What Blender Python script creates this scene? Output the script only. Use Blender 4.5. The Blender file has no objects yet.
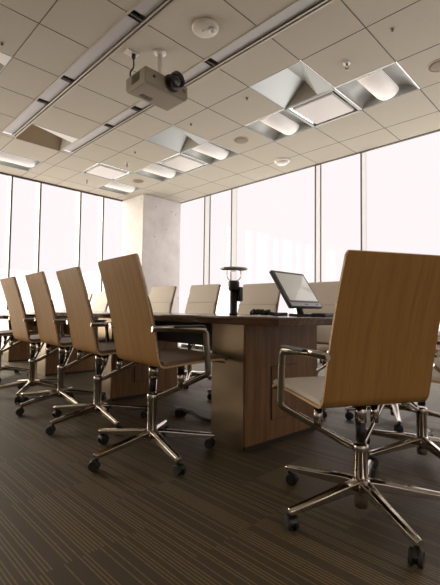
import bpy, bmesh, math, random
from mathutils import Vector, Matrix
random.seed(7)
S = bpy.context.scene
COL = S.collection
PI = math.pi
T = 0.6                       # ceiling module
HC = 2.985                    # ceiling height

# ------------------------------------------------------------------ materials
def lin(h):
    h = h.lstrip('#')
    o = []
    for i in (0, 2, 4):
        c = int(h[i:i+2], 16) / 255
        o.append(c / 12.92 if c <= .04045 else ((c + .055) / 1.055) ** 2.4)
    return (*o, 1.0)

def mat(name, color, rough=.5, metal=0.0, spec=.5, emit=None, emit_s=0.0, noise=0.0, nscale=40, bump=0.0, coat=0.0):
    m = bpy.data.materials.new(name); m.use_nodes = True
    nt = m.node_tree; b = nt.nodes['Principled BSDF']
    c = lin(color) if isinstance(color, str) else (*color, 1.0)
    b.inputs['Base Color'].default_value = c
    b.inputs['Roughness'].default_value = rough
    b.inputs['Metallic'].default_value = metal
    b.inputs['Specular IOR Level'].default_value = spec
    b.inputs['Coat Weight'].default_value = coat
    if emit:
        b.inputs['Emission Color'].default_value = lin(emit)
        b.inputs['Emission Strength'].default_value = emit_s
    if noise or bump:
        tc = nt.nodes.new('ShaderNodeTexCoord')
        n = nt.nodes.new('ShaderNodeTexNoise'); n.inputs['Scale'].default_value = nscale
        n.inputs['Detail'].default_value = 4
        nt.links.new(tc.outputs['Object'], n.inputs['Vector'])
        if noise:
            mr = nt.nodes.new('ShaderNodeMapRange')
            mr.inputs[3].default_value = 1 - noise; mr.inputs[4].default_value = 1 + noise
            nt.links.new(n.outputs['Fac'], mr.inputs[0])
            mx = nt.nodes.new('ShaderNodeVectorMath'); mx.operation = 'SCALE'
            mx.inputs[0].default_value = c[:3]
            nt.links.new(mr.outputs[0], mx.inputs['Scale'])
            nt.links.new(mx.outputs[0], b.inputs['Base Color'])
        if bump:
            bp = nt.nodes.new('ShaderNodeBump'); bp.inputs['Strength'].default_value = bump
            bp.inputs['Distance'].default_value = .002
            nt.links.new(n.outputs['Fac'], bp.inputs['Height'])
            nt.links.new(bp.outputs[0], b.inputs['Normal'])
    return m

def wood(name, c_dark, c_light, rough=.4, coord='UV', scale=(60, 3, 60), spec=.4, coat=0.0):
    m = bpy.data.materials.new(name); m.use_nodes = True
    nt = m.node_tree; b = nt.nodes['Principled BSDF']
    tc = nt.nodes.new('ShaderNodeTexCoord'); mp = nt.nodes.new('ShaderNodeMapping')
    mp.inputs['Scale'].default_value = scale
    nt.links.new(tc.outputs[coord], mp.inputs['Vector'])
    n1 = nt.nodes.new('ShaderNodeTexNoise'); n1.inputs['Scale'].default_value = 1.0
    n1.inputs['Detail'].default_value = 5; n1.inputs['Distortion'].default_value = .6
    nt.links.new(mp.outputs[0], n1.inputs['Vector'])
    n2 = nt.nodes.new('ShaderNodeTexNoise'); n2.inputs['Scale'].default_value = 5.0
    n2.inputs['Detail'].default_value = 2
    nt.links.new(mp.outputs[0], n2.inputs['Vector'])
    ad = nt.nodes.new('ShaderNodeMix'); ad.inputs[0].default_value = .35
    nt.links.new(n1.outputs['Fac'], ad.inputs[2]); nt.links.new(n2.outputs['Fac'], ad.inputs[3])
    cr = nt.nodes.new('ShaderNodeValToRGB')
    cr.color_ramp.elements[0].position = .36; cr.color_ramp.elements[1].position = .62
    cr.color_ramp.elements[0].color = lin(c_dark); cr.color_ramp.elements[1].color = lin(c_light)
    nt.links.new(ad.outputs[0], cr.inputs[0])
    nt.links.new(cr.outputs[0], b.inputs['Base Color'])
    b.inputs['Roughness'].default_value = rough
    b.inputs['Specular IOR Level'].default_value = spec
    b.inputs['Coat Weight'].default_value = coat
    b.inputs['Coat Roughness'].default_value = .12
    return m

def carpet_mat():
    m = bpy.data.materials.new('striped_carpet'); m.use_nodes = True
    nt = m.node_tree; b = nt.nodes['Principled BSDF']; L = nt.links
    def math_(op, a, bb=None):
        n = nt.nodes.new('ShaderNodeMath'); n.operation = op
        for i, v in enumerate((a, bb)):
            if v is None: continue
            if isinstance(v, (int, float)): n.inputs[i].default_value = v
            else: L.new(v, n.inputs[i])
        return n.outputs[0]
    tc = nt.nodes.new('ShaderNodeTexCoord'); sp = nt.nodes.new('ShaderNodeSeparateXYZ')
    L.new(tc.outputs['Object'], sp.inputs[0])
    x, y = sp.outputs[0], sp.outputs[1]
    row = math_('FLOOR', math_('DIVIDE', math_('ADD', y, 20.07), .5))
    shift = math_('MULTIPLY', math_('MODULO', row, 2), .25)
    colm = math_('FLOOR', math_('DIVIDE', math_('ADD', math_('ADD', x, 20.1), shift), .5))
    cid = nt.nodes.new('ShaderNodeCombineXYZ'); L.new(row, cid.inputs[0]); L.new(colm, cid.inputs[1])
    wt = nt.nodes.new('ShaderNodeTexWhiteNoise'); wt.noise_dimensions = '2D'; L.new(cid.outputs[0], wt.inputs['Vector'])
    # stripe index across y, random per tile
    si = math_('FLOOR', math_('DIVIDE', y, .006))
    cs = nt.nodes.new('ShaderNodeCombineXYZ'); L.new(si, cs.inputs[0]); L.new(colm, cs.inputs[1])
    ws = nt.nodes.new('ShaderNodeTexWhiteNoise'); ws.noise_dimensions = '2D'; L.new(cs.outputs[0], ws.inputs['Vector'])
    thr = math_('SUBTRACT', .78, math_('MULTIPLY', wt.outputs['Value'], .55))
    on = math_('MULTIPLY', math_('GREATER_THAN', ws.outputs['Value'], thr), math_('LESS_THAN', math_('ABSOLUTE', math_('MODULO', si, 2)), .5))
    # regular thin ribs
    fr = math_('FRACT', math_('DIVIDE', y, .006))
    rib = math_('LESS_THAN', math_('ABSOLUTE', math_('SUBTRACT', fr, .5)), .36)
    on = math_('MULTIPLY', on, rib)
    nz = nt.nodes.new('ShaderNodeTexNoise'); nz.inputs['Scale'].default_value = 220; nz.inputs['Detail'].default_value = 3
    L.new(tc.outputs['Object'], nz.inputs['Vector'])
    nb = nt.nodes.new('ShaderNodeTexNoise'); nb.inputs['Scale'].default_value = 60; nb.inputs['Detail'].default_value = 2
    L.new(tc.outputs['Object'], nb.inputs['Vector'])
    amt = math_('MULTIPLY', on, math_('ADD', .35, nb.outputs['Fac']))
    mx = nt.nodes.new('ShaderNodeMix'); mx.data_type = 'RGBA'
    mx.inputs['A'].default_value = lin(CARPET_DARK); mx.inputs['B'].default_value = lin(CARPET_LIGHT)
    L.new(amt, mx.inputs['Factor'])
    sc = nt.nodes.new('ShaderNodeVectorMath'); sc.operation = 'SCALE'
    tone = math_('ADD', .62, math_('ADD', math_('MULTIPLY', nz.outputs['Fac'], .55), math_('MULTIPLY', wt.outputs['Value'], .18)))
    L.new(mx.outputs['Result'], sc.inputs[0]); L.new(tone, sc.inputs['Scale'])
    L.new(sc.outputs[0], b.inputs['Base Color'])
    b.inputs['Roughness'].default_value = .58
    b.inputs['Specular IOR Level'].default_value = .5
    bp = nt.nodes.new('ShaderNodeBump'); bp.inputs['Strength'].default_value = .5; bp.inputs['Distance'].default_value = .003
    hh = math_('ADD', math_('MULTIPLY', nz.outputs['Fac'], .6), on)
    L.new(hh, bp.inputs['Height']); L.new(bp.outputs[0], b.inputs['Normal'])
    return m

def concrete_mat():
    m = bpy.data.materials.new('concrete'); m.use_nodes = True
    nt = m.node_tree; b = nt.nodes['Principled BSDF']; L = nt.links
    tc = nt.nodes.new('ShaderNodeTexCoord')
    n = nt.nodes.new('ShaderNodeTexNoise'); n.inputs['Scale'].default_value = 3.5; n.inputs['Detail'].default_value = 10; n.inputs['Roughness'].default_value = .68
    L.new(tc.outputs['Object'], n.inputs['Vector'])
    cr = nt.nodes.new('ShaderNodeValToRGB')
    cr.color_ramp.elements[0].position = .3; cr.color_ramp.elements[1].position = .72
    cr.color_ramp.elements[0].color = lin('#d2cccb'); cr.color_ramp.elements[1].color = lin('#ebe6e6')
    L.new(n.outputs['Fac'], cr.inputs[0])
    v = nt.nodes.new('ShaderNodeTexVoronoi'); v.inputs['Scale'].default_value = 5.5
    L.new(tc.outputs['Object'], v.inputs['Vector'])
    lt = nt.nodes.new('ShaderNodeMath'); lt.operation = 'LESS_THAN'; lt.inputs[1].default_value = .06
    L.new(v.outputs['Distance'], lt.inputs[0])
    mx = nt.nodes.new('ShaderNodeMix'); mx.data_type = 'RGBA'; mx.inputs['B'].default_value = lin('#6b6561')
    L.new(lt.outputs[0], mx.inputs['Factor']); L.new(cr.outputs[0], mx.inputs['A'])
    L.new(mx.outputs['Result'], b.inputs['Base Color'])
    b.inputs['Roughness'].default_value = .85
    bp = nt.nodes.new('ShaderNodeBump'); bp.inputs['Strength'].default_value = .25; bp.inputs['Distance'].default_value = .004
    L.new(n.outputs['Fac'], bp.inputs['Height']); L.new(bp.outputs[0], b.inputs['Normal'])
    return m

def glass_mat(name='window_glass', tint=(1, 1, 1)):
    m = bpy.data.materials.new(name); m.use_nodes = True
    nt = m.node_tree; nt.nodes.remove(nt.nodes['Principled BSDF'])
    out = nt.nodes['Material Output']
    tr = nt.nodes.new('ShaderNodeBsdfTransparent'); tr.inputs[0].default_value = (*tint, 1)
    gl = nt.nodes.new('ShaderNodeBsdfGlossy'); gl.inputs['Roughness'].default_value = .02
    fr = nt.nodes.new('ShaderNodeFresnel')
    ge = nt.nodes.new('ShaderNodeNewGeometry'); mr = nt.nodes.new('ShaderNodeMapRange')      # same index from both sides of the thin pane
    mr.inputs[3].default_value = 1.25; mr.inputs[4].default_value = 1 / 1.25
    nt.links.new(ge.outputs['Backfacing'], mr.inputs[0]); nt.links.new(mr.outputs[0], fr.inputs[0])
    mx = nt.nodes.new('ShaderNodeMixShader')
    nt.links.new(fr.outputs[0], mx.inputs[0]); nt.links.new(tr.outputs[0], mx.inputs[1]); nt.links.new(gl.outputs[0], mx.inputs[2])
    nt.links.new(mx.outputs[0], out.inputs[0])
    return m

CARPET_DARK, CARPET_LIGHT = '#423723', '#776645'
M = {}
M['tile'] = mat('ceiling_tile_board', '#b9b1a4', .9, spec=.2, noise=.05, nscale=90, bump=.25)
M['seam'] = mat('ceiling_grid_bar', '#5c5248', .6)
M['carpet'] = carpet_mat()
M['concrete'] = concrete_mat()
M['glass'] = glass_mat()
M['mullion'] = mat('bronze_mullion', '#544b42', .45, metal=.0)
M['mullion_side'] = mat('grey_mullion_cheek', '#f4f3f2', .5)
M['plaster'] = mat('painted_plaster', '#ece8e2', .8, noise=.02, nscale=8)
M['base'] = mat('dark_skirting', '#3a332d', .6)
M['oak'] = wood('oak_veneer', '#946d3d', '#a67e46', .5, 'UV', (34, 1.6, 1), spec=.06)
M['ply'] = wood('plywood_edge', '#b08c5f', '#d8bd92', .5, 'UV', (4, 160, 1))
M['walnut'] = wood('walnut_veneer', '#70502f', '#926c47', .38, 'Object', (34, 34, 1.8), spec=.4)
M['walnut_top'] = wood('walnut_table_top', '#4e3526', '#6f4f3b', .22, 'Object', (2.2, 40, 40), spec=.5, coat=.5)
M['under'] = mat('dark_underside', '#2d241e', .6)
M['steel'] = mat('brushed_steel', '#8d7b65', .3, metal=.9, noise=.05, nscale=12)
M['chrome'] = mat('polished_chrome', '#bdb5aa', .11, metal=1.0)
M['black'] = mat('black_plastic', '#1d1a18', .45)
M['rubber'] = mat('black_rubber_wheel', '#191715', .55)
M['leather'] = mat('cream_leather', '#d4cabf', .48, noise=.03, nscale=60, bump=.12)
M['leather_shaded'] = mat('shaded_cream_leather', '#6b5640', .5, noise=.03, nscale=60, bump=.12)  # cream leather darkened: the shade by the table is put into the colour
M['white'] = mat('white_enamel', '#e6e2de', .45)
M['offwhite'] = mat('off_white_plastic', '#d8d0c6', .45)
M['proj'] = mat('grey_projector_shell', '#8e8474', .5, noise=.02, nscale=50)
M['proj_dark'] = mat('projector_grille', '#5b5346', .6)
M['lens_glass'] = mat('dark_lens_glass', '#1b1512', .06, coat=1.0)
M['alu'] = mat('brushed_aluminium', '#c9c6c2', .3, metal=.85)
M['reflector'] = mat('mirror_reflector', '#e4e6e6', .22, metal=.9)
M['trough'] = mat('grey_reflector_trough', '#b3b5b2', .45, metal=.2)
M['diffuser'] = mat('lit_lamp_diffuser', '#f4efeb', .5, emit='#fff4ee', emit_s=.3)
M['slotlens'] = mat('frosted_slot_lens', '#b3b0b0', .4)
M['slotdark'] = mat('slot_dark_gap', '#4d4640', .6)
M['grille'] = mat('speaker_grille', '#7c6e5c', .6, noise=.2, nscale=600)
M['screen'] = mat('screen_glass_reflection', '#eef0f0', .35, spec=.6, coat=.6)  # pale base colour stands in for the reflection on the display glass
M['bezel'] = mat('dark_grey_bezel', '#3d3a38', .4)
M['silver'] = mat('silver_trim', '#86868a', .35, metal=.4)
M['paper'] = mat('white_paper', '#e9e5e1', .7)
M['city'] = mat('pale_hazy_facade', '#eee6e6', .9)
M['brass'] = mat('sprinkler_metal', '#8d8171', .35, metal=.8)
M['clear'] = mat('clear_plastic', '#d8dad8', .12, spec=.6)

# ------------------------------------------------------------------ mesh builder
class MB:
    def __init__(s): s.v = []; s.f = []; s.mi = []; s.sm = []; s.uv = {}
    def add(s, vs, fs, mi=0, smooth=False):
        o = len(s.v); s.v += [tuple(v) for v in vs]
        for f in fs:
            s.f.append(tuple(i + o for i in f)); s.mi.append(mi); s.sm.append(smooth)
        return s
    def box(s, c, d, mi=0, M4=None):
        x, y, z = d[0] / 2, d[1] / 2, d[2] / 2
        vs = [Vector((c[0] + a * x, c[1] + b * y, c[2] + e * z)) for e in (-1, 1) for b in (-1, 1) for a in (-1, 1)]
        if M4: vs = [M4 @ v for v in vs]
        return s.add(vs, [(0, 2, 3, 1), (4, 5, 7, 6), (0, 1, 5, 4), (2, 6, 7, 3), (0, 4, 6, 2), (1, 3, 7, 5)], mi)
    def cyl(s, p, q, r, r2=None, n=16, mi=0, caps=True, smooth=True):
        p, q = Vector(p), Vector(q); r2 = r if r2 is None else r2
        d = (q - p).normalized(); a = d.orthogonal().normalized(); b = d.cross(a)
        vs = []
        for (c, rr) in ((p, r), (q, r2)):
            vs += [c + (a * math.cos(2 * PI * i / n) + b * math.sin(2 * PI * i / n)) * rr for i in range(n)]
        s.add(vs, [(i, (i + 1) % n, n + (i + 1) % n, n + i) for i in range(n)], mi, smooth)
        if caps: 
            s.add(vs[:n], [tuple(range(n - 1, -1, -1))], mi); s.add(vs[n:], [tuple(range(n))], mi)
        return s
    def lathe(s, c, prof, n=28, mi=0, axis='Z', smooth=True, M4=None):
        c = Vector(c); vs = []
        for (r, z) in prof:
            for i in range(n):
                a = 2 * PI * i / n; v = Vector((r * math.cos(a), r * math.sin(a), z))
                if axis == 'X': v = Vector((v.z, v.x, v.y))
                if axis == 'Y': v = Vector((v.y, v.z, v.x))
                if M4: v = M4 @ v
                vs.append(c + v)
        fs = []
        for k in range(len(prof) - 1):
            for i in range(n):
                fs.append((k * n + i, k * n + (i + 1) % n, (k + 1) * n + (i + 1) % n, (k + 1) * n + i))
        s.add(vs, fs, mi, smooth)
        s.add(vs[:n], [tuple(range(n - 1, -1, -1))], mi); s.add(vs[-n:], [tuple(range(n))], mi)
        return s
    def tube(s, path, a, b=None, n=10, mi=0, up=(1, 0, 0)):
        b = a if b is None else b
        P = [Vector(p) for p in path]; vs = []; m = len(P); ref = Vector(up)
        for k, p in enumerate(P):
            t = (P[min(k + 1, m - 1)] - P[max(k - 1, 0)]).normalized()
            e = (ref - t * ref.dot(t))
            e = e.normalized() if e.length > 1e-4 else t.orthogonal().normalized()
            g = t.cross(e); ref = e
            vs += [p + e * (b * math.cos(2 * PI * i / n)) + g * (a * math.sin(2 * PI * i / n)) for i in range(n)]
        fs = [(k * n + i, k * n + (i + 1) % n, (k + 1) * n + (i + 1) % n, (k + 1) * n + i) for k in range(m - 1) for i in range(n)]
        s.add(vs, fs, mi, True)
        s.add(vs[:n], [tuple(range(n - 1, -1, -1))], mi); s.add(vs[-n:], [tuple(range(n))], mi)
        return s
    def mesh(s, name, mats):
        me = bpy.data.meshes.new(name); me.from_pydata(s.v, [], s.f)
        for m in (mats if isinstance(mats, (list, tuple)) else [mats]): me.materials.append(m)
        for p, i, sm in zip(me.polygons, s.mi, s.sm): p.material_index = i; p.use_smooth = sm
        bm = bmesh.new(); bm.from_mesh(me)
        bmesh.ops.remove_doubles(bm, verts=bm.verts, dist=1e-5)
        bmesh.ops.recalc_face_normals(bm, faces=bm.faces)
        bm.to_mesh(me); bm.free(); me.update()
        return me
    def build(s, name, mats, parent=None, bevel=0.0, seg=2):
        o = bpy.data.objects.new(name, s.mesh(name, mats)); COL.objects.link(o)
        if parent: o.parent = parent
        if bevel:
            md = o.modifiers.new('edge', 'BEVEL'); md.width = bevel; md.segments = seg; md.limit_method = 'ANGLE'; md.angle_limit = math.radians(40)
        return o

def fillet(pts, r, n=5):
    P = [Vector(p) for p in pts]; out = [P[0]]
    for i in range(1, len(P) - 1):
        a, b, c = P[i - 1], P[i], P[i + 1]
        rr = min(r, (a - b).length * .45, (c - b).length * .45)
        p, q = b + (a - b).normalized() * rr, b + (c - b).normalized() * rr
        for k in range(n + 1):
            t = k / n; out.append(p * (1 - t) ** 2 + b * 2 * t * (1 - t) + q * t * t)
    out.append(P[-1]); return out

def tag(o, label, cat, group=None):
    o['label'] = label; o['category'] = cat
    if group: o['group'] = group
    return o
def thing(name, label, cat, loc=(0, 0, 0), rz=0.0, group=None):
    o = bpy.data.objects.new(name, None); COL.objects.link(o)
    o.empty_display_size = .1; o.location = loc; o.rotation_euler = (0, 0, rz)
    return tag(o, label, cat, group)
def struct(name, mb, mats, parent=None, bevel=0.0):
    o = mb.build(name, mats, parent, bevel)
    if not parent: o['kind'] = 'structure'
    return o
def dup(root, loc, rz, label, group=None):
    def cp(o, par):
        c = o.copy(); COL.objects.link(c)
        if par is not None: c.parent = par
        for ch in o.children: cp(ch, c)
        return c
    kids = [(o, list(o.children)) for o in [root]]
    r = root.copy(); COL.objects.link(r); r.location = loc; r.rotation_euler = (0, 0, rz); r['label'] = label
    if group: r['group'] = group
    for ch in list(root.children):
        c = ch.copy(); COL.objects.link(c); c.parent = r
        for g in list(ch.children):
            d = g.copy(); COL.objects.link(d); d.parent = c
    return r

# ------------------------------------------------------------------ room shell
XL, YR = -5.77, 2.295          # inner faces of the two glazed sides
XF, YB = 3.8, -5.1             # unseen front / back walls behind the camera
HT = HC + .3                   # glazing runs up past the floating ceiling
GL = .13                       # mullion depth
mb = MB(); mb.add([(XL - .25, YB, 0), (XF, YB, 0), (XF, YR + .25, 0), (XL - .25, YR + .25, 0)], [(0, 1, 2, 3)])
mb.add([(XL - .25, YB, -.12), (XF, YB, -.12), (XF, YR + .25, -.12), (XL - .25, YR + .25, -.12)], [(3, 2, 1, 0)])
struct('floor', mb, M['carpet'])

mb = MB(); mb.box(((XL + XF) / 2, YB - .06, HC / 2), (XF - XL, .12, HC)); struct('wall_back', mb, M['plaster'])
FY0, FY1, FZ0, FZ1 = -4.4, -1.4, .5, 2.75  # opening for the unseen window added to light the near chair
mb = MB(); rings = []
for x in (XF, XF + .12):
    rings += [(x, YB, 0), (x, YR, 0), (x, YR, HC), (x, YB, HC), (x, FY0, FZ0), (x, FY1, FZ0), (x, FY1, FZ1), (x, FY0, FZ1)]
mb.add(rings, [(k, (k + 1) % 4, 4 + (k + 1) % 4, 4 + k) for k in range(4)] + [(8 + k, 8 + (k + 1) % 4, 12 + (k + 1) % 4, 12 + k) for k in range(4)] +
       [(4 + k, 4 + (k + 1) % 4, 12 + (k + 1) % 4, 12 + k) for k in range(4)] + [(k, (k + 1) % 4, 8 + (k + 1) % 4, 8 + k) for k in range(4)])
struct('wall_front', mb, M['plaster'])
mb = MB(); mb.box(((XL + XF) / 2, YB + .008, .05), (XF - XL, .016, .1)); struct('baseboard_back', mb, M['base'])

# concrete column in the corner of the two glazed walls
mb = MB(); mb.box((-5.405, 1.84, HC / 2), (.73, .925, HC))
struct('wall_column', mb, M['concrete'], bevel=.012)

# ceiling: fixtures occupy whole grid cells (i: cell x from -(i+1)*T to -i*T ; j: y from j*T to (j+1)*T)
TROFF = [(0, 1), (2, 1), (4, 1), (6, 1), (8, 1), (8, -2)]
MIRR = [(0, -5), (2, -5), (4, -5), (6, -5), (-3, 1), (-3, -5)]
PLAQ = [(1, 1), (5, 1), (7, 0)]
COFF = [(1, 0), (4, 0), (6, -2), (4, -4)]
used = set(TROFF + MIRR + PLAQ + COFF)
SLOT = [(-.602, -.424), (-1.384, -1.206)]
SX0 = -4.15
mb = MB()
ys = [(-5.1, -4.8)] + [(-4.8 + .6 * k, -4.2 + .6 * k) for k in range(5)] + [(-1.8, -1.384), (-1.384, -1.206), (-1.206, -.602), (-.602, -.424), (-.424, 0)] + \
     [(0, .6), (.6, 1.2), (1.2, 1.8), (1.8, 2.31)]
xs = [(-5.79, -5.4)] + [(-5.4 + .6 * k, -4.8 + .6 * k) for k in range(15)] + [(3.6, 3.82)]
for (y0, y1) in ys:
    slot = (y0, y1) in SLOT
    for (x0, x1) in xs:
        i = round(-x1 / T); j = round(y0 / T - .001)
        if (y0, y1) == (-1.206, -.602): j = -2
        elif (y0, y1) == (-1.8, -1.384): j = -3
        elif (y0, y1) == (-.424, 0): j = -1
        if not slot and (i, j) in used and x0 > -5.5: continue
        if slot:
            if x0 > SX0 - .01: continue
            if x1 > SX0 + .01: x1 = SX0
        g = .0045
        a, b, c, d = x0 + g, y0 + g, x1 - g, y1 - g
        o = [(x0, y0, HC), (x1, y0, HC), (x1, y1, HC), (x0, y1, HC)]
        n = [(a, b, HC), (c, b, HC), (c, d, HC), (a, d, HC)]
        o = [(px, py, HC + .005) for (px, py, pz) in o]
        u = n
        mb.add(n, [(3, 2, 1, 0)], 0)
        mb.add(o + u, [(0, 1, 5, 4), (1, 2, 6, 5), (2, 3, 7, 6), (3, 0, 4, 7)], 1)
def nofix(o):
    return o
me = bpy.data.meshes.new('ceiling'); me.from_pydata(mb.v, [], mb.f)
me.materials.append(M['tile']); me.materials.append(M['seam'])
for p, i in zip(me.polygons, mb.mi): p.material_index = i
o = bpy.data.objects.new('ceiling', me); COL.objects.link(o); o['kind'] = 'structure'

# ceiling edge trims along the glazing
tn = [0]
def trim(mbx, mats, bevel=0.0):
    tn[0] += 1; return struct('trim_%d' % tn[0], mbx, mats, bevel=bevel)
mb = MB(); mb.box(((XL + XF) / 2 , YR + .008, HC - .004), (XF - XL, .03, .014)); trim(mb, M['mullion'])
mb = MB(); mb.box((XL - .008, (YB + 1.37) / 2, HC - .012), (.03, 1.37 - YB, .03)); trim(mb, M['mullion'])
mb = MB(); mb.box((XL - .12, (YB + YR) / 2, HT + .04), (.30, YR - YB + .5, .08)); trim(mb, M['offwhite'])
mb = MB(); mb.box(((XL + XF) / 2, YR + .13, HT + .04), (XF - XL, .30, .08)); trim(mb, M['offwhite'])
mb = MB(); mb.box(((XL + XF) / 2, YR - .01, (HC + HT) / 2 + .01), (XF - XL, .02, HT - HC - .02)); trim(mb, M['offwhite'])
mb = MB(); mb.box((XL + .01, (YB + YR) / 2, (HC + HT) / 2 + .01), (.02, YR - YB, HT - HC - .02)); trim(mb, M['offwhite'])

# mullions + glazing bays
RX = [-4.32, -3.6, -1.864, -1.142, .596, 1.318, 3.056]
wn = [0]
prev = -5.1
def mull_r(x, wide):
    mb = MB()
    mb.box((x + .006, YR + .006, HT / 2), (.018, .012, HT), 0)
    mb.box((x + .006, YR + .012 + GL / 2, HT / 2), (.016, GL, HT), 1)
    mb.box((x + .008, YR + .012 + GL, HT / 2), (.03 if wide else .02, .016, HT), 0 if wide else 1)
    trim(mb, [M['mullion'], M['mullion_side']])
def mull_l(y, wide):
    mb = MB()
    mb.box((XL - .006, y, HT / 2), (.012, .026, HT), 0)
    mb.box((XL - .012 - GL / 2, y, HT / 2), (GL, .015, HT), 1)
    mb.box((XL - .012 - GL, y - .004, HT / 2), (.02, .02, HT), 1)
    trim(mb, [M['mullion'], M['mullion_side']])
for k, x in enumerate(RX): mull_r(x, k % 2 == 0)
LY = [-.726, -.258, .479, .947]
LY = [y - 1.205 * k for k in (3, 2, 1) for y in (-.726, -.258) if y - 1.205 * k > YB] + LY
for k, y in enumerate(LY): mull_l(y, k % 2 == 0)
def bay_r(x0, x1):
    wn[0] += 1
    mb = MB(); y = YR + GL + .02
    mb.box(((x0 + x1) / 2, y, .03), (x1 - x0, .05, .06)); mb.box(((x0 + x1) / 2, y, HT - .01), (x1 - x0, .05, .03))
    w = struct('window_%d' % wn[0], mb, M['mullion'])
    mb = MB(); mb.add([(x0, y, .06), (x1, y, .06), (x1, y, HT), (x0, y, HT)], [(0, 1, 2, 3)])
    mb.build('glass_pane', M['glass'], w)
def bay_l(y0, y1):
    wn[0] += 1
    mb = MB(); x = XL - GL - .02
    mb.box((x, (y0 + y1) / 2, .03), (.05, y1 - y0, .06)); mb.box((x, (y0 + y1) / 2, HT - .01), (.05, y1 - y0, .03))
    w = struct('window_%d' % wn[0], mb, M['mullion'])
    mb = MB(); mb.add([(x, y0, .06), (x, y1, .06), (x, y1, HT), (x, y0, HT)], [(0, 1, 2, 3)])
    mb.build('glass_pane', M['glass'], w)
wn[0] += 1  # unseen window added in the front wall to brighten the near chair's back
mb = MB()
for (c_, d_) in (((XF + .06, FY0 + .02, (FZ0 + FZ1) / 2), (.05, .04, FZ1 - FZ0)), ((XF + .06, FY1 - .02, (FZ0 + FZ1) / 2), (.05, .04, FZ1 - FZ0)),
                 ((XF + .06, (FY0 + FY1) / 2, FZ0 + .02), (.05, FY1 - FY0, .04)), ((XF + .06, (FY0 + FY1) / 2, FZ1 - .02), (.05, FY1 - FY0, .04))):
    mb.box(c_, d_)
fill_window = struct('window_%d' % wn[0], mb, M['mullion'])
mb = MB(); mb.add([(XF + .06, FY0, FZ0), (XF + .06, FY1, FZ0), (XF + .06, FY1, FZ1), (XF + .06, FY0, FZ1)], [(0, 1, 2, 3)]); mb.build('glass_pane', M['glass'], fill_window)
e = [-5.1] + RX + [XF]
for a, b in zip(e[:-1], e[1:]): bay_r(a, b)
e = [YB] + LY + [1.37]
for a, b in zip(e[:-1], e[1:]): bay_l(a, b)

# ------------------------------------------------------------------ ceiling fixtures
def cell(i, j): return (-(i + 1) * T, j * T)
ROWS = {-2: (-1.206, -.602)}
def troffer(i, j, label):
    x0, y0 = cell(i, j); cx, cy = x0 + T / 2, y0 + T / 2
    if j == -2: cy = -.904
    t = thing('ceiling_light', label, 'ceiling light', (cx, cy, HC), 0, 'recessed ceiling lights')
    h = T / 2 - .004
    fr = MB()
    for s in (-1, 1):
        fr.box((s * (h - .004), 0, .001), (.008, 2 * h, .006)); fr.box((0, s * (h - .004), .001), (2 * h, .008, .006))
    fr.build('frame', M['trough'], t)
    # curved housing, arched over the lamp, with end plates
    hs = MB(); N = 16; hh = h - .006
    pr = [(-hh + 2 * hh * k / N, .012 + .125 * math.sin(PI * k / N) ** .8) for k in range(N + 1)]
    vs = [(x, y, z) for y in (-hh, hh) for (x, z) in pr]
    hs.add(vs, [(k, k + 1, N + 2 + k, N + 1 + k) for k in range(N)], 0, True)
    for s in (0, 1):
        row = vs[s * (N + 1):(s + 1) * (N + 1)]
        y = row[0][1]
        hs.add(row + [(hh, y, -.001), (-hh, y, -.001)], [tuple(range(N + 3))], 0)
    for s in (-1, 1): hs.add([(s * hh, -hh, -.001), (s * hh, hh, -.001), (s * hh, hh, .012), (s * hh, -hh, .012)], [(0, 1, 2, 3)])
    hs.build('reflector', M['trough'], t)
    # basket lens: half round along y with a rounded far end
    ln = MB(); r = .115; n = 14; prof = []
    ysn = [(-hh + .01, 1.0)] + [(hh - .12, 1.0), (hh - .075, .985), (hh - .04, .92), (hh - .02, .8), (hh - .012, .6)]
    vs = []
    for (y, s) in ysn:
        vs += [(r * math.cos(PI + PI * k / n) * (.7 + .3 * s), y, .075 + .098 * s * math.sin(PI + PI * k / n)) for k in range(n + 1)]
    ln.add(vs, [(a * (n + 1) + k, a * (n + 1) + k + 1, (a + 1) * (n + 1) + k + 1, (a + 1) * (n + 1) + k) for a in range(len(ysn) - 1) for k in range(n)], 0, True)
    ln.add(vs[-(n + 1):], [tuple(range(n + 1))]); ln.add(vs[:n + 1], [tuple(range(n, -1, -1))])
    ln.build('lamp_diffuser', M['diffuser'], t)
    return t
tl = {(0, 1): 'large lit basket ceiling light right of the square vent, nearest the right windows',
      (2, 1): 'lit basket ceiling light just left of the square vent beside the bright coffer',
      (4, 1): 'lit ceiling light immediately right of the middle square vent',
      (6, 1): 'lit ceiling light immediately left of the middle square vent, toward the column',
      (8, 1): 'small far ceiling light close to the top of the concrete column',
      (8, -2): 'ceiling light at the left edge above the left windows'}
for c in TROFF: troffer(c[0], c[1], tl[c])
for k, c in enumerate(MIRR): troffer(c[0], c[1], 'recessed ceiling light out of view behind the camera side')

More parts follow.
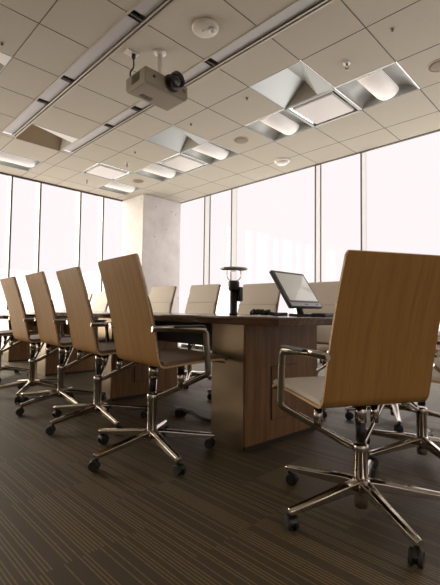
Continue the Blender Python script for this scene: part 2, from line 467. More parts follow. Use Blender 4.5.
M['plate_white'] = mat('satin_white_plate', '#d9d3d0', .35)
def plaque(i, j, label):
    x0, y0 = cell(i, j); t = thing('air_diffuser', label, 'air vent', (x0 + T / 2, y0 + T / 2, HC), 0, 'square plaque air vents')
    h = T / 2 - .004
    b = MB()
    b.add([(-h, -h, 0), (h, -h, 0), (h, h, 0), (-h, h, 0), (-h + .07, -h + .07, .06), (h - .07, -h + .07, .06), (h - .07, h - .07, .06), (-h + .07, h - .07, .06)],
          [(0, 1, 5, 4), (1, 2, 6, 5), (2, 3, 7, 6), (3, 0, 4, 7), (4, 5, 6, 7)], 0)
    b.build('back_pan', M['reflector'], t)
    f = MB()
    for s in (-1, 1):
        f.box((s * (h - .011), 0, -.003), (.022, 2 * h, .010)); f.box((0, s * (h - .011), -.003), (2 * h, .022, .010))
    f.build('frame', M['trough'], t, bevel=.003)
    p = MB(); q = .232
    p.add([(-q, -q, -.012), (q, -q, -.012), (q, q, -.012), (-q, q, -.012), (-q - .012, -q - .012, .012), (q + .012, -q - .012, .012), (q + .012, q + .012, .012), (-q - .012, q + .012, .012)],
          [(3, 2, 1, 0), (0, 1, 5, 4), (1, 2, 6, 5), (2, 3, 7, 6), (3, 0, 4, 7), (4, 5, 6, 7)])
    p.build('face_plate', M['plate_white'], t, bevel=.004)
plaque(1, 1, 'square white plaque air vent below the bright triangular coffer')
plaque(5, 1, 'square white plaque air vent in the middle of the ceiling, between two lights')
plaque(7, 0, 'square white plaque air vent above the left windows')

def coffer(i, j, label, wide='white_ref', side='trough'):
    x0, y0 = cell(i, j); w = T - .008; L = T - .008
    if j == -2: y0 = -1.206
    t = thing('ceiling_coffer', label, 'ceiling coffer', (x0 + .004, y0 + .004, HC), 0, 'recessed mirrored coffers')
    r = .15
    A, B, C, D = (0, 0, 0), (w, 0, 0), (w, L, 0), (0, L, 0)
    Q, P, R = (w * .52, 0, r), (w * .52, L * .87, r), (w * .69, L, 0)
    m = MB(); m.add([A, Q, P, D], [(0, 1, 2, 3)]); m.build('wide_reflector', M[wide], t)
    m = MB(); m.add([Q, B, C, R, P], [(0, 1, 4), (1, 2, 3), (1, 3, 4)]); m.build('side_reflector', M[side], t)
    for tri in ([D, P, R], [A, B, Q]):
        m = MB(); m.add(tri, [(0, 1, 2)]); m.build('end_plate', M['coffer_end'], t)
    f = MB()
    for s in (0, 1):
        f.box((s * w, L / 2, .001), (.006, L, .006)); f.box((w / 2, s * L, .001), (w, .006, .006))
    f.build('frame', M['trough'], t)
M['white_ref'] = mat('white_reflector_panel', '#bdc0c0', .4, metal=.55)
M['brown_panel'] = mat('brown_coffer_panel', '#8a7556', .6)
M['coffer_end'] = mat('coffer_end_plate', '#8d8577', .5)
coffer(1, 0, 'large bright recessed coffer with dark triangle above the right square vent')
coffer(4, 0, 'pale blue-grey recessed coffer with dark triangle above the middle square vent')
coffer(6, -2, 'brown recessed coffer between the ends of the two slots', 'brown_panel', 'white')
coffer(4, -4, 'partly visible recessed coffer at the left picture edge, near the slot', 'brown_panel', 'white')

def slot(y0, y1, label, divs):
    X1 = XF - .1
    t = thing('slot_diffuser', label, 'slot light', (SX0, y0, HC), 0, 'long ceiling slots')
    w = y1 - y0; n = X1 - SX0
    f = MB()
    # double-lipped flange on the +y (far) side and a thin lip on the near side, end cap
    f.box((n / 2, .006, -.003), (n, .012, .01)); f.box((n / 2, w - .008, -.004), (n, .016, .012))
    f.box((n / 2, w - .038, .0), (n, .014, .012)); f.box((.008, w / 2, -.003), (.016, w, .01))
    f.build('flange', M['seam_frame'], t)
    g = MB(); 
    g.add([(0, .012, 0), (n, .012, 0), (n, .012, .06), (0, .012, .06)], [(0, 1, 2, 3)])
    g.add([(0, w - .045, 0), (n, w - .045, 0), (n, w - .045, .06), (0, w - .045, .06)], [(3, 2, 1, 0)])
    g.add([(0, w - .031, .004), (n, w - .031, .004), (n, w - .012, .004), (0, w - .012, .004)], [(0, 1, 2, 3)])
    g.add([(0, 0, .061), (n, 0, .061), (n, w, .061), (0, w, .061)], [(0, 1, 2, 3)])
    g.build('housing', M['slotdark'], t)
    xs_ = [SX0] + divs + [X1]
    for xa, xb in zip(xs_[:-1], xs_[1:]):
        l = MB(); l.box(((xa + xb) / 2 - SX0, (w - .033) / 2, .014), (xb - xa - .09, w - .058, .006)); l.build('lens', M['slotlens'], t)
    for xa in divs:
        d = MB(); d.box((xa - SX0, (w - .033) / 2, .006), (.012, w - .05, .012)); d.build('divider', M['slotdark'], t)
M['seam_frame'] = mat('slot_flange_metal', '#b0a698', .45, metal=.3)
slot(*SLOT[1], 'long grey ceiling slot running left of the projector', [-3.0, -2.4, -1.2, -.6, .6, 1.2, 2.4, 3.0])
slot(*SLOT[0], 'long grey ceiling slot passing right behind the projector', [-3.0, -2.4, -1.2, .6, 1.2, 2.4, 3.0])

def disc(name, label, cat, x, y, r, prof, mats, group=None): ...
def ceiling_speaker(x, y, label):
    t = thing('ceiling_speaker', label, 'ceiling speaker', (x, y, HC), 0, 'round ceiling speakers')
    m = MB(); m.lathe((0, 0, 0), [(.108, .012), (.108, -.004), (.1, -.007), (.093, -.005), (.093, .012)]); m.build('rim', M['offwhite_ring'], t)
    m = MB(); m.lathe((0, 0, 0), [(.093, .01), (.093, -.003), (.05, -.0045), (.004, -.005)]); m.build('grille', M['grille'], t)
M['offwhite_ring'] = mat('speaker_rim', '#b5a792', .5)
ceiling_speaker(-2.085, .873, 'round beige ceiling speaker in the middle, right of the small sprinkler')
ceiling_speaker(.262, .915, 'round beige ceiling speaker cut by the right picture edge')
ceiling_speaker(-4.49, .889, 'round beige ceiling speaker above the concrete column')

M['alarm'] = mat('ivory_alarm_plastic', '#c4baac', .5)
t = thing('smoke_alarm', 'round white alarm beacon on the ceiling right of the projector', 'smoke alarm', (-.895, -.875, HC))
m = MB(); m.lathe((0, 0, 0), [(.106, .004), (.106, -.012), (.1, -.022), (.088, -.028), (.004, -.030)], 32); m.build('housing', M['alarm'], t)
m = MB(); m.lathe((.045, .038, -.026), [(.03, .002), (.03, -.012), (.024, -.024), (.012, -.031), (.002, -.033)], 20); m.build('beacon_lens', M['clear'], t)
m = MB(); m.lathe((-.015, -.01, -.0295), [(.007, .001), (.006, -.003), (.001, -.003)], 10); m.build('indicator', M['brass'], t)
t = thing('smoke_detector', 'white domed smoke detector near the right windows', 'smoke detector', (-2.12, 1.81, HC))
m = MB(); m.lathe((0, 0, 0), [(.118, .004), (.118, -.014), (.112, -.02), (.09, -.024)], 28); m.build('base', M['white'], t)
m = MB(); m.lathe((0, 0, 0), [(.086, -.022), (.084, -.042), (.07, -.056), (.04, -.062), (.004, -.064)], 28); m.build('dome', M['white'], t)

def sprinkler(x, y, label):
    t = thing('sprinkler', label, 'sprinkler', (x, y, HC), 0, 'fire sprinkler heads')
    m = MB(); m.lathe((0, 0, 0), [(.035, .008), (.035, -.004), (.024, -.009), (.004, -.009)], 20); m.build('escutcheon', M['white'], t)
    m = MB(); m.cyl((0, 0, -.006), (0, 0, -.03), .012)
    for s in (-1, 1): m.tube([(s * .01, 0, -.028), (s * .016, 0, -.042), (s * .006, 0, -.058)], .0035, n=6)
    m.build('body', M['brass'], t)
    m = MB(); m.lathe((0, 0, 0), [(.004, -.056), (.02, -.058), (.021, -.061), (.003, -.062)], 14); m.build('deflector', M['brass'], t)
sprinkler(-.32, .313, 'white-collared sprinkler head above the right basket light')
sprinkler(-3.89, .294, 'sprinkler head left of centre, above the far speaker')
sprinkler(-5.1, .257, 'sprinkler head closest to the left windows')
def stud(x, y, label):
    t = thing('ceiling_hook', label, 'ceiling hook', (x, y, HC), 0, 'small dark ceiling hooks')
    m = MB(); m.lathe((0, 0, 0), [(.016, .002), (.016, -.004), (.01, -.006)], 12); m.build('plate', M['brass'], t)
    m = MB(); m.lathe((0, 0, 0), [(.008, -.003), (.009, -.018), (.005, -.021)], 10); m.build('pin', M['proj_dark'], t)
stud(.143, .158, 'tiny dark ceiling hook at upper right, past the big sprinkler')
stud(-1.35, .143, 'tiny dark ceiling hook left of the bright coffer')
stud(-2.218, .125, 'tiny dark ceiling hook right of the blue-grey coffer')
stud(-3.437, .14, 'tiny dark ceiling hook left of the blue-grey coffer')
stud(-2.263, -1.928, 'tiny dark ceiling hook at the left picture edge')

# ------------------------------------------------------------------ projector
t = thing('projector', 'grey ceiling projector with black lens hanging from a short pole', 'projector', (-1.29, -1.036, 2.5))
b = MB(); hx, hy = .136, .214
sec = [(0.0, .018), (.012, .004), (.03, 0), (.115, 0), (.128, .012), (.132, .03)]
vs = []
for (z, ins) in sec:
    vs += [(-hx + ins, -hy + ins, z), (hx - ins, -hy + ins, z), (hx - ins, hy - ins, z), (-hx + ins, hy - ins, z)]
fs = [(k * 4 + a, k * 4 + (a + 1) % 4, k * 4 + 4 + (a + 1) % 4, k * 4 + 4 + a) for k in range(len(sec) - 1) for a in range(4)]
fs += [(3, 2, 1, 0), tuple(len(vs) - 4 + a for a in range(4))]
b.add(vs, fs); b.build('body', M['proj'], t, bevel=.01, seg=3)
ly = .04; lz = .082
m = MB(); m.lathe((hx - .012, ly, lz), [(.072, 0), (.072, .014), (.062, .02), (.06, .012)], 32, axis='X'); m.build('lens_ring', M['proj_dark'], t)
m = MB(); m.lathe((hx - .01, ly, lz), [(.052, 0), (.06, .03), (.064, .075), (.064, .1), (.056, .1), (.05, .06)], 32, axis='X')
ln_ = m.build('lens_barrel', M['black'], t)
m = MB(); m.lathe((hx - .01, ly, lz), [(.055, .075), (.044, .084), (.022, .092), (.003, .095)], 28, axis='X'); m.build('lens_glass', M['lens_glass'], ln_)
m = MB()
for k in range(7): m.box((-.04 + .016 * k, -hy - .001, .07), (.006, .004, .07))
m.build('exhaust_grille', M['proj_dark'], t)
m = MB()
for k in range(9): m.box((-.06, -.12 + .013 * k, -.001), (.05, .005, .004))
m.build('intake_grille', M['proj_dark'], t)
m = MB(); m.lathe((hx - .001, -.13, .07), [(.012, -.002), (.012, .004), (.002, .006)], 14, axis='X'); m.build('sensor_window', M['black'], t)
m = MB(); m.box((hx + .0005, .17, .075), (.003, .03, .03)); m.build('badge', M['proj_dark'], t, bevel=.001)
m = MB(); m.box((-.06, .08, .142), (.13, .16, .02)); m.box((-.11, .1, .155), (.05, .08, .02)); m.build('mount_bracket', M['alu'], t, bevel=.004)
m = MB(); m.cyl((-.115, .103, .15), (-.115, .103, .475), .022, n=20); m.build('mount_pole', M['offwhite'], t)
m = MB(); m.lathe((-.115, .103, .485), [(.055, 0), (.055, -.008), (.03, -.018), (.024, -.022)], 24); m.build('ceiling_flange', M['offwhite'], t)
t2 = thing('ceiling_outlet', 'white ceiling socket plate with black plug beside the projector', 'power outlet', (-1.592, -1.103, HC))
m = MB(); m.box((0, 0, -.004), (.075, .12, .01)); m.build('cover_plate', M['offwhite'], t2, bevel=.003)
m = MB(); m.lathe((.01, .02, -.008), [(.018, 0), (.018, -.025), (.01, -.045), (.006, -.05)], 14); m.build('plug', M['black'], t2)
pth = fillet([(.01, .02, -.05), (.02, .02, -.13), (.05, -.04, -.21), (.1, -.05, -.33), (.13, -.04, -.352)], .06)
m = MB(); m.tube(pth, .007, n=8); tag(m.build('power_cord', M['black']), 'black power cord from the ceiling socket to the projector', 'cord')
bpy.data.objects['power_cord'].location = (-1.592, -1.103, HC)

# ------------------------------------------------------------------ conference table (local +x = toward the far left end, local +y = across, away from camera)
ANG = math.radians(3.2)
tb = thing('conference_table', 'long dark walnut conference table on block pedestals, chairs all around', 'table', (-.112, -1.253, 0), 0)
# local frame: u along (-cos, sin), v along (sin, cos): a rotation by 180-3.2 deg mirrors v, so build with u negative
tb.rotation_euler = (0, 0, -ANG)
def U(u, v, z): return (-u, v, z)
m = MB(); u0, u1, v0, v1, zt, th = -.315, 5.05, -.1, .78, .739, .045
c = .018
m.add([U(u0, v0, zt), U(u1, v0, zt), U(u1, v1, zt), U(u0, v1, zt),
       U(u0, v0, zt - .01), U(u1, v0, zt - .01), U(u1, v1, zt - .01), U(u0, v1, zt - .01),
       U(u0 + c, v0 + c, zt - th), U(u1 - c, v0 + c, zt - th), U(u1 - c, v1 - c, zt - th), U(u0 + c, v1 - c, zt - th)],
      [(0, 1, 2, 3), (0, 4, 5, 1), (1, 5, 6, 2), (2, 6, 7, 3), (3, 7, 4, 0), (4, 8, 9, 5), (5, 9, 10, 6), (6, 10, 11, 7), (7, 11, 8, 4), (8, 11, 10, 9)])
m.build('table_top', M['walnut_top'], tb, bevel=.002)
for k, u in enumerate((0, 1.56, 3.16, 4.68)):
    m = MB(); m.box(U(u + .14, .335, .3475), (.28, .67, .693)); ped = m.build('pedestal', M['walnut'], tb, bevel=.002)
    m = MB(); m.box(U(u + .146, -.002, .347), (.268, .006, .692)); m.build('steel_panel', M['steel'], ped)
    m = MB(); m.box(U(u - .0015, .33, .29), (.003, .24, .31), 1); m.box(U(u - .004, .33, .29), (.006, .232, .302), 0)
    m.build('access_panel', [M['walnut'], M['under']], ped)
    m = MB(); m.box(U(u + .14, .335, .012), (.286, .676, .022)); m.build('plinth', M['under'], ped)
    if k < 3:
        m = MB(); m.box(U(u + .28 + .635, .34, .6), (1.29 if k < 2 else 1.25, .03, .19)); m.build('modesty_panel', M['under'], tb)

# ------------------------------------------------------------------ conference chair (local: x = lateral, +y = forward)
def chair_proto():
    t = thing('conference_chair', '-', 'chair', (0, 0, 0), 0, 'conference chairs around the table')
    base = [(.352, .434), (.335, .45), (.30, .455), (.20, .452), (.10, .447), (.0, .441), (-.035, .439), (-.058, .444), (-.074, .462), (-.083, .49),
            (-.097, .56), (-.115, .65), (-.139, .75), (-.170, .86), (-.193, .93), (-.211, .989)]
    base = [Vector((0, a - .027, b)) for a, b in base]
    # smooth resample
    P = []
    for i in range(len(base) - 1):
        p0 = base[max(i - 1, 0)]; p1 = base[i]; p2 = base[i + 1]; p3 = base[min(i + 2, len(base) - 1)]
        for k in range(3):
            s = k / 3
            P.append(.5 * ((2 * p1) + (p2 - p0) * s + (2 * p0 - 5 * p1 + 4 * p2 - p3) * s * s + (3 * p1 - p0 - 3 * p2 + p3) * s ** 3))
    P.append(base[-1])
    n = len(P)
    L = [0]
    for i in range(1, n): L.append(L[-1] + (P[i] - P[i - 1]).length)
    def normal(i):
        d = (P[min(i + 1, n - 1)] - P[max(i - 1, 0)]).normalized()
        return Vector((0, d.z, -d.y)) * -1      # toward the sitter (up / forward)
    nr = []
    for i in range(n):
        v = normal(i)
        if i < n // 3 and v.z < 0: v = -v
        nr.append(v)
    for i in range(1, n):
        if nr[i].dot(nr[i - 1]) < 0: nr[i] = -nr[i]
    def hw(i):
        z = P[i].z
        return .231 - .009 * max(0, (z - .44) / .56)
    def slab(i0, i1, off0, off1, inset, name, mats, edge_mi=0, bevel=0.0, seg=2, arch=0.0):
        me_v = []; uv = []
        cols = [-1, -.94, -.5, 0, .5, .94, 1]
        for i in range(i0, i1 + 1):
            w = hw(i) - inset
            if i == i0 or i == i1: w -= .008
            for off in (off0, off1):
                for cc in cols:
                    o2 = off
                    if arch and off == off1: o2 = off - arch * abs(cc) ** 4
                    p = P[i] + nr[i] * o2
                    me_v.append((cc * w, p.y, p.z)); uv.append((cc * w, L[i]))
        k = len(cols); st = 2 * k; fs = []; mi = []
        m_ = i1 - i0 + 1
        for a in range(m_ - 1):
            o0, o1 = a * st, (a + 1) * st
            for cidx in range(k - 1):
                fs.append((o0 + cidx, o0 + cidx + 1, o1 + cidx + 1, o1 + cidx)); mi.append(0)
                fs.append((o0 + k + cidx, o1 + k + cidx, o1 + k + cidx + 1, o0 + k + cidx + 1)); mi.append(0)
            fs.append((o0, o1, o1 + k, o0 + k)); mi.append(edge_mi)
            fs.append((o0 + k - 1, o0 + 2 * k - 1, o1 + 2 * k - 1, o1 + k - 1)); mi.append(edge_mi)
        for o0 in (0, (m_ - 1) * st):
            for cidx in range(k - 1):
                fs.append((o0 + cidx, o0 + k + cidx, o0 + k + cidx + 1, o0 + cidx + 1)); mi.append(edge_mi)
        me = bpy.data.meshes.new(name); me.from_pydata(me_v, [], fs)
        for mm in mats: me.materials.append(mm)
        ul = me.uv_layers.new(name='UVMap')
        for p, q in zip(me.polygons, mi):
            p.material_index = q; p.use_smooth = True
            for li in p.loop_indices: ul.data[li].uv = uv[me.loops[li].vertex_index]
        bm = bmesh.new(); bm.from_mesh(me); bmesh.ops.recalc_face_normals(bm, faces=bm.faces); bm.to_mesh(me); bm.free()
        o = bpy.data.objects.new(name, me); COL.objects.link(o); o.parent = t
        md = o.modifiers.new('edge', 'BEVEL'); md.width = bevel or .0015; md.segments = seg; md.limit_method = 'ANGLE'; md.angle_limit = math.radians(50)
        o.modifiers.new('wn', 'WEIGHTED_NORMAL').keep_sharp = True
        return o
    # indices
    def idx(f): return min(range(n), key=f)
    ib = idx(lambda i: (P[i] - Vector((0, -.101, .462))).length)
    ih = idx(lambda i: abs(P[i].z - .80) + (10 if P[i].y > -.107 else 0))
    slab(0, n - 1, 0.0, .011, 0, 'shell', [M['oak'], M['ply']], 1)
    slab(1, ib - 3, .011, .034, .008, 'seat_cushion', [M['leather']], 0, .009, 3, .004)
    slab(ib + 2, ih, .011, .030, .008, 'back_cushion', [M['leather']], 0, .008, 3, .004)
    slab(ih, n - 1, .011, .028, .006, 'headrest_cushion', [M['leather']], 0, .008, 3, .004)
    # arm loops
    for s in (-1, 1):
        pts = [(s * .012, .012, .256), (s * .05, .04, .272), (s * .262, .178, .398), (s * .265, .155, .622), (s * .252, -.03, .636), (s * .238, -.147, .634)]
        m = MB(); m.tube(fillet(pts, .022), .0165, .0095, n=12, up=(0, 0, 1) if False else (s, 0, 0))
        a = m.build('arm', M['chrome'], t)
        m = MB(); m.box((s * .26, .055, .644), (.034, .19, .012), 0, None); m.build('armrest_pad', M['black'], a, bevel=.005)
        m = MB(); m.cyl((s * .135, .092, .325), (s * .135, .092, .405), .0175); m.build('support_post', M['chrome'], a)
        m = MB(); m.cyl((s * .135, .092, .398), (s * .135, .092, .446), .019); m.build('post_cap', M['black'], a)
    # column
    m = MB(); m.lathe((0, 0, 0), [(.024, .035), (.026, .06), (.026, .238), (.0285, .242), (.0295, .268), (.026, .274), (.02, .276)], 24); m.build('column', M['chrome'], t)
    m = MB(); m.cyl((0, 0, .285), (0, 0, .365), .0185, .021); m.build('gas_spring', M['black'], t)
    m = MB(); m.cyl((0, 0, .36), (0, 0, .43), .0225); m.build('column_head', M['chrome'], t)
    m = MB(); m.box((0, .05, .432), (.11, .15, .014)); m.cyl((.05, .08, .43), (.19, .08, .424), .005, n=8); m.build('tilt_mechanism', M['black'], t, bevel=.005)
    # star base
    hubm = MB(); hubm.lathe((0, 0, 0), [(.026, .07), (.042, .078), (.044, .104), (.034, .122), (.027, .128)], 24); hubm.build('hub', M['chrome'], t)
    for k in range(5):
        a = math.radians(59 + 72 * k); d = Vector((math.cos(a), math.sin(a), 0)); q = Vector((-d.y, d.x, 0))
        m = MB(); rows = []
        for (r, w, zt_, zb_) in [(.03, .023, .126, .082), (.08, .021, .122, .082), (.2, .0175, .104, .073), (.332, .0145, .086, .062), (.349, .0115, .083, .064)]:
            c = d * r
            rows.append([c - q * w + Vector((0, 0, zb_)), c - q * w + Vector((0, 0, zt_ - .008)), c - q * w * .35 + Vector((0, 0, zt_)), c + q * w * .35 + Vector((0, 0, zt_)),
                         c + q * w + Vector((0, 0, zt_ - .008)), c + q * w + Vector((0, 0, zb_))])
        vs = [v for r in rows for v in r]
        fs = [(i * 6 + j, i * 6 + (j + 1) % 6, i * 6 + 6 + (j + 1) % 6, i * 6 + 6 + j) for i in range(4) for j in range(6)]
        m.add(vs, fs); m.add(rows[0], [(0, 1, 2, 3, 4, 5)]); m.add(rows[-1], [(5, 4, 3, 2, 1, 0)])
        m.build('spoke', M['chrome'], t, bevel=.002)
        # caster
        c = d * .332; ca = a + .9 + k; e = Vector((math.cos(ca), math.sin(ca), 0)); g = Vector((-e.y, e.x, 0)); wc = c + g * .012 + Vector((0, 0, .027))
        m = MB(); m.cyl(c + Vector((0, 0, .045)), c + Vector((0, 0, .07)), .0075, n=10)
        N = 9
        for sgn in (-1, 1):
            pass
        hood = []
        for j in range(N + 1):
            th_ = math.radians(20 + 140 * j / N)
            for sgn in (-1, 1):
                hood.append(wc + e * sgn * .008 + g * (.029 * math.cos(th_)) + Vector((0, 0, .029 * math.sin(th_))))
        m.add(hood, [(2 * j, 2 * j + 1, 2 * j + 3, 2 * j + 2) for j in range(N)], 0, True)
        m.cyl(wc - e * .008, wc + e * .008, .02, n=12)
        cs = m.build('caster', M['black'], t)
        for sgn in (-1, 1):
            M4 = Matrix.Identity(4)
            m = MB(); m.cyl(wc + e * sgn * .007, wc + e * sgn * .021, .027, .025, n=18)
            m.build('caster_wheel', M['rubber'], cs, bevel=.003)
    return t

# seat heights differ between chairs (gas spring): shift of everything above the star base
UP = {'column', 'shell', 'seat_cushion', 'back_cushion', 'headrest_cushion', 'arm', 'gas_spring', 'column_head', 'tilt_mechanism'}
proto = chair_proto()
first = [True]
BASE = {'spoke', 'caster', 'hub'}
def place(x, y, rz, dz, label, group, spin=0.0):
    if first[0]:
        o = proto; first[0] = False; o.location = (x, y, 0); o.rotation_euler = (0, 0, rz); o['label'] = label; o['group'] = group
    else:
        o = dup(proto, (x, y, 0), rz, label, group)
    for ch in o.children:
        k = ch.name.split('.')[0]
        ch.location.z = dz if k in UP else 0
        if k in BASE: ch.rotation_euler = (0, 0, math.radians(spin))
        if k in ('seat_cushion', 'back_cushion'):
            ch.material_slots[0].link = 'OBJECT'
            ch.material_slots[0].material = M['leather_shaded'] if group == GN else M['leather']  # near row gets the copy with shade in its colour
    return o
GN, GF, GE = 'oak-backed chairs along the near side of the table', 'cream chairs facing us across the table', 'chairs at the right end of the table'
place(.624, -1.409, 1.076, -.018, 'largest oak-backed chair, closest on the right, back turned to us', GE, -12)
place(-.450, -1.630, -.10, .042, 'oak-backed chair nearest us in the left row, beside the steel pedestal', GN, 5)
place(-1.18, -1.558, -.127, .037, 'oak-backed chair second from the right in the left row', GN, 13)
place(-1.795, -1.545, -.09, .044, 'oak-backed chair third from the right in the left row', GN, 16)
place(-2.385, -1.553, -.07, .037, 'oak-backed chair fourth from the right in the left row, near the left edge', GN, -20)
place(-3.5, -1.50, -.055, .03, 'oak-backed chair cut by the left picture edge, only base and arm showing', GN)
place(-.40, -.075, PI + .02, .03, 'cream chair across the table right behind the tilted touch screen', GF)
place(-1.01, -.225, PI + .04, .03, 'cream chair across the table just right of the black cylinder', GF)
place(-1.86, -.15, PI + .06, .055, 'cream chair across the table just left of the black cylinder', GF)
place(-2.53, -.21, PI + .06, .055, 'cream chair across the table directly in front of the concrete column', GF)
place(-4.1, -.14, PI - .05, .03, 'cream chair across the table, seen left of the nearest left row backrest', GF)
place(-5.0, .03, PI - .05, .03, 'far cream chair across the table, a sliver right of the second left row chair', GF)
place(.19, .02, PI - .25, .0, 'chair behind the big right chair, only its star base showing below', GF)
place(.604, -.67, 2.0, .0, 'chair cut by the right picture edge, chrome arm and cream seat showing', GE)

# ------------------------------------------------------------------ things on and under the table
TZ = .7395
t = thing('touch_screen', 'tilted grey touch screen on a stand at the right table end', 'monitor', (.02, -.93, TZ))
bl = Vector((.068, -1.083, .795)); wv = Vector((0, 1, 0)); hv = Vector((-.142, 0, .214)); nv = wv.cross(hv).normalized()
if nv.x < 0: nv = -nv
o0 = Vector((.02, -.93, TZ))
def scr(a, b, dpt): return bl - o0 + wv * (a * .335) + hv * b + nv * dpt
def slabq(m, a0, a1, b0, b1, d0, d1, mi=0):
    vs = [scr(a, b, d) for d in (d0, d1) for (a, b) in ((a0, b0), (a1, b0), (a1, b1), (a0, b1))]
    m.add(vs, [(3, 2, 1, 0), (4, 5, 6, 7), (0, 1, 5, 4), (1, 2, 6, 5), (2, 3, 7, 6), (3, 0, 4, 7)], mi)
m = MB(); slabq(m, 0, 1, 0, 1, -.022, 0); hs = m.build('housing', M['bezel'], t, bevel=.006)
m = MB(); slabq(m, .07, .94, .17, .93, -.002, .0012); m.build('display', M['screen'], t)
m = MB(); slabq(m, .03, .97, .02, .115, -.002, .002); st = m.build('button_strip', M['silver'], t, bevel=.001)
m = MB()
for k in range(6): slabq(m, .44 + .02 * k, .452 + .02 * k, .055, .085, .001, .0026)
slabq(m, .82, .86, .05, .09, .001, .003)
m.build('button_marks', M['bezel'], st)
m = MB(); m.box((.0, .05, .008), (.13, .14, .016)); m.build('foot', M['black'], t, bevel=.005)
m = MB(); m.tube([(-.03, .06, .008), (-.04, .06, .04), (-.035, .06, .08), (-.058, .06, .13)], .014, .03, n=10, up=(0, 1, 0)); m.build('stand_neck', M['black'], t)

t = thing('keypad', 'flat black keypad lying in front of the tilted touch screen', 'keypad', (.16, -.88, TZ), .1)
m = MB(); m.box((0, 0, .009), (.09, .2, .018)); m.build('case', M['black'], t, bevel=.004)
m = MB()
for a in range(3):
    for b_ in range(7): m.box((-.028 + .028 * a, -.078 + .026 * b_, .0195), (.02, .02, .004))
m.build('keys', M['bezel'], t, bevel=.001)
m = MB(); m.box((0, 0, .007), (.21, .297, .014)); p = m.build('paper_pad', M['paper'], None); p.location = (.1, -.63, TZ); p.rotation_euler = (0, 0, -.05)
tag(p, 'white paper pad lying behind the touch screen', 'paper')
random.seed(3)
pts = []
for k in range(26):
    a = k * .62; r = .035 + .018 * math.sin(k * 1.7)
    pts.append((r * math.cos(a) * .9, r * math.sin(a) * 1.5, .006 + .012 * (.5 + .5 * math.sin(k * 2.3))))
pts += [(.03, .09, .006), (.02, .15, .006), (.03, .21, .006)]
m = MB(); m.tube(fillet(pts, .02, 3), .0055, n=7); o = m.build('coiled_cable', M['black']); o.location = (-.02, -1.25, TZ); o.scale = (1, 1, 1.9)
tag(o, 'small tangle of black cable on the table left of the touch screen', 'cable')

M['dish'] = mat('pale_glass_dish', '#b9c0bd', .12, metal=.35)
# black cylinder device with a shiny dish on top
t = thing('camera_tower', 'black cylinder tabletop tower with shiny dish on a wire loop', 'conference camera', (-.50, -.94, TZ))
t.scale = (1.1, 1.1, 1.16)
m = MB(); m.lathe((0, 0, 0), [(.026, 0), (.026, .012), (.0225, .016), (.0225, .145)], 24); m.build('tower_body', M['black'], t)
m = MB(); m.lathe((0, 0, 0), [(.030, .142), (.034, .148), (.034, .19), (.03, .198), (.012, .2)], 24); m.build('tower_head', M['black'], t)
m = MB(); m.box((.024, .026, .122), (.034, .034, .085)); m.build('side_grip', M['black'], t, bevel=.008, seg=3)
d = Vector((.708, .706, 0))
m = MB(); pp = fillet([d * -.043 + Vector((0, 0, .265)), d * -.043 + Vector((0, 0, .22)), d * -.025 + Vector((0, 0, .2)), d * .025 + Vector((0, 0, .2)), d * .043 + Vector((0, 0, .22)), d * .043 + Vector((0, 0, .265))], .02)
m.tube(pp, .0026, n=8, up=(0, 0, 1)); m.build('wire_loop', M['chrome'], t)
m = MB(); m.lathe((0, 0, 0), [(.01, .258), (.05, .258), (.082, .264), (.086, .271), (.082, .275), (.05, .268), (.01, .266)], 32); m.build('dish', M['dish'], t)

# small black box on the far part of the table
t = thing('desk_phone', 'small black box standing far down the table between left row backrests', 'telephone', (-3.67, -.62, TZ))
m = MB(); m.box((0, 0, .07), (.05, .09, .14)); m.build('body', M['black'], t, bevel=.008)
m = MB(); m.box((.027, 0, .085), (.004, .06, .06)); m.build('display', M['bezel'], t)

# floor box and cable under the table
t = thing('floor_box', 'black floor power box under the table beside the steel pedestal', 'floor box', (-.96, -1.03, 0), -.3)
m = MB(); m.box((0, 0, .025), (.1, .09, .05)); m.build('box', M['black'], t, bevel=.008)
m = MB(); m.box((0, 0, .053), (.06, .05, .006)); m.build('lid', M['bezel'], t, bevel=.002)
m = MB(); m.tube(fillet([(.05, 0, .03), (.12, .02, .04), (.25, .01, .014), (.42, .06, .014), (.6, .08, .014)], .05), .013, n=9)
o = m.build('floor_cable', M['black']); o.location = (-.97, -1.03, 0); tag(o, 'thick black cable running from the floor box to the first pedestal', 'cable')

# ------------------------------------------------------------------ pale city far below the windows
city = [(-75, 20, 16, 14, 5.5, 'pale hazy tower seen low through the left windows between backrests'),
        (-88, 6, 14, 12, 3.2, 'pale hazy low block seen through the left windows'),
        (-70, 38, 12, 12, 7.5, 'pale hazy block just left of the column'),
        (-82, 82, 16, 14, 6.0, 'pale hazy block behind the column and the first right window'),
        (-50, 92, 18, 14, 4.5, 'pale hazy wide block behind the far cream chairs'),
        (-30, 95, 12, 12, 7.0, 'pale hazy block left of the touch screen')]
for k, (x, y, w, d_, h, lab) in enumerate(city):
    t = thing('building', lab, 'building', (x, y, -40), 0, 'pale city blocks outside')
    m = MB(); m.box((0, 0, (40 + h) / 2), (w, d_, 40 + h)); m.build('block', M['city'], t)
    m = MB(); m.box((w * .1, 0, 40 + h + .8), (w * .4, d_ * .4, 1.6)); m.build('roof_plant', M['city'], t)

LOW, UPP, GLOW = 2.9, 4.0, 7.0
# ------------------------------------------------------------------ world, camera, view
w = bpy.data.worlds.new('overcast_sky'); S.world = w; w.use_nodes = True
nt = w.node_tree; bg = nt.nodes['Background']
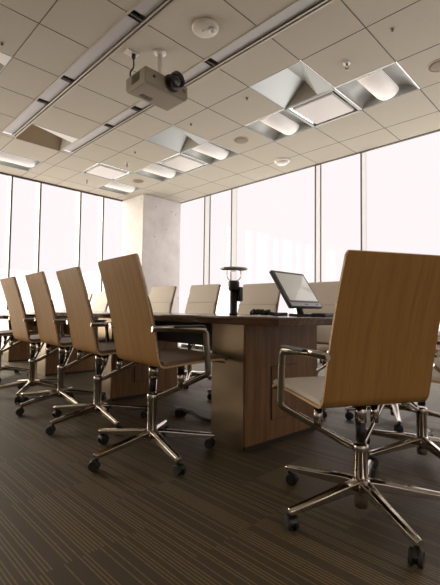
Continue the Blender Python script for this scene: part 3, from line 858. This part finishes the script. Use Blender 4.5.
# overcast haze: pale band around the horizon, brighter towards the zenith and below, where brightness is added to light the ceiling,
# and a broad glow where the veiled sun stands (behind and left of the photographer)
tc = nt.nodes.new('ShaderNodeTexCoord'); sp = nt.nodes.new('ShaderNodeSeparateXYZ'); nt.links.new(tc.outputs['Generated'], sp.inputs[0])
def ramp(sock, stops):
    mr = nt.nodes.new('ShaderNodeMapRange'); mr.inputs[1].default_value = -1; mr.inputs[2].default_value = 1
    nt.links.new(sock, mr.inputs[0])
    cr = nt.nodes.new('ShaderNodeValToRGB'); e = cr.color_ramp.elements
    while len(e) < len(stops): e.new(.5)
    for el, (p, c) in zip(e, stops): el.position = (p + 1) / 2; el.color = (*c, 1)
    nt.links.new(mr.outputs[0], cr.inputs[0]); return cr.outputs[0]
HZ = (1.04, .942, .957)
SKY = [(-1, (LOW, LOW * .96, LOW * .90)), (-.5, (LOW, LOW * .96, LOW * .90)), (-.17, HZ), (.39, HZ), (.62, (UPP, UPP * .96, UPP * .90)), (1, (UPP, UPP * .96, UPP * .9))]
base = ramp(sp.outputs[2], [(p, tuple(v / 8 for v in c)) for p, c in SKY])
dt = nt.nodes.new('ShaderNodeVectorMath'); dt.operation = 'DOT_PRODUCT'; nt.links.new(tc.outputs['Generated'], dt.inputs[0])
dt.inputs[1].default_value = Vector((-.74, -.62, .22)).normalized()
glow = ramp(dt.outputs['Value'], [(-1, (0, 0, 0)), (.6, (0, 0, 0)), (.96, (GLOW / 8, GLOW * .87 / 8, GLOW * .66 / 8)), (1, (GLOW / 8, GLOW * .87 / 8, GLOW * .66 / 8))])
ad = nt.nodes.new('ShaderNodeVectorMath'); ad.operation = 'ADD'; nt.links.new(base, ad.inputs[0]); nt.links.new(glow, ad.inputs[1])
nt.links.new(ad.outputs[0], bg.inputs[0]); bg.inputs[1].default_value = 8.0

f, yaw, pitch, roll = 400.4, .7843, .0444, .0122
fw = Vector((-math.sin(yaw) * math.cos(pitch), math.cos(yaw) * math.cos(pitch), math.sin(pitch)))
r = Vector((math.cos(yaw), math.sin(yaw), 0)); u = r.cross(fw)
R = r * math.cos(roll) + u * math.sin(roll); Uv = -r * math.sin(roll) + u * math.cos(roll)
cam = bpy.data.cameras.new('camera'); co = bpy.data.objects.new('camera', cam); COL.objects.link(co)
mt = Matrix((R, Uv, -fw)).transposed().to_4x4(); mt.translation = Vector((1.3513, -2.9273, .77)); co.matrix_world = mt
cam.sensor_fit = 'HORIZONTAL'; cam.sensor_width = 36; cam.lens = 36 * f / 440; cam.clip_start = .05; cam.clip_end = 500
S.camera = co
S.view_settings.view_transform = 'Standard'; S.view_settings.look = 'None'
S.view_settings.gamma = 1; S.view_settings.use_curve_mapping = False; S.view_settings.exposure = 0.0
S.cycles.max_bounces = 12; S.cycles.diffuse_bounces = 6; S.cycles.glossy_bounces = 6; S.cycles.transparent_max_bounces = 12
S.cycles.caustics_reflective = False; S.cycles.caustics_refractive = False
S.cycles.use_denoising = True
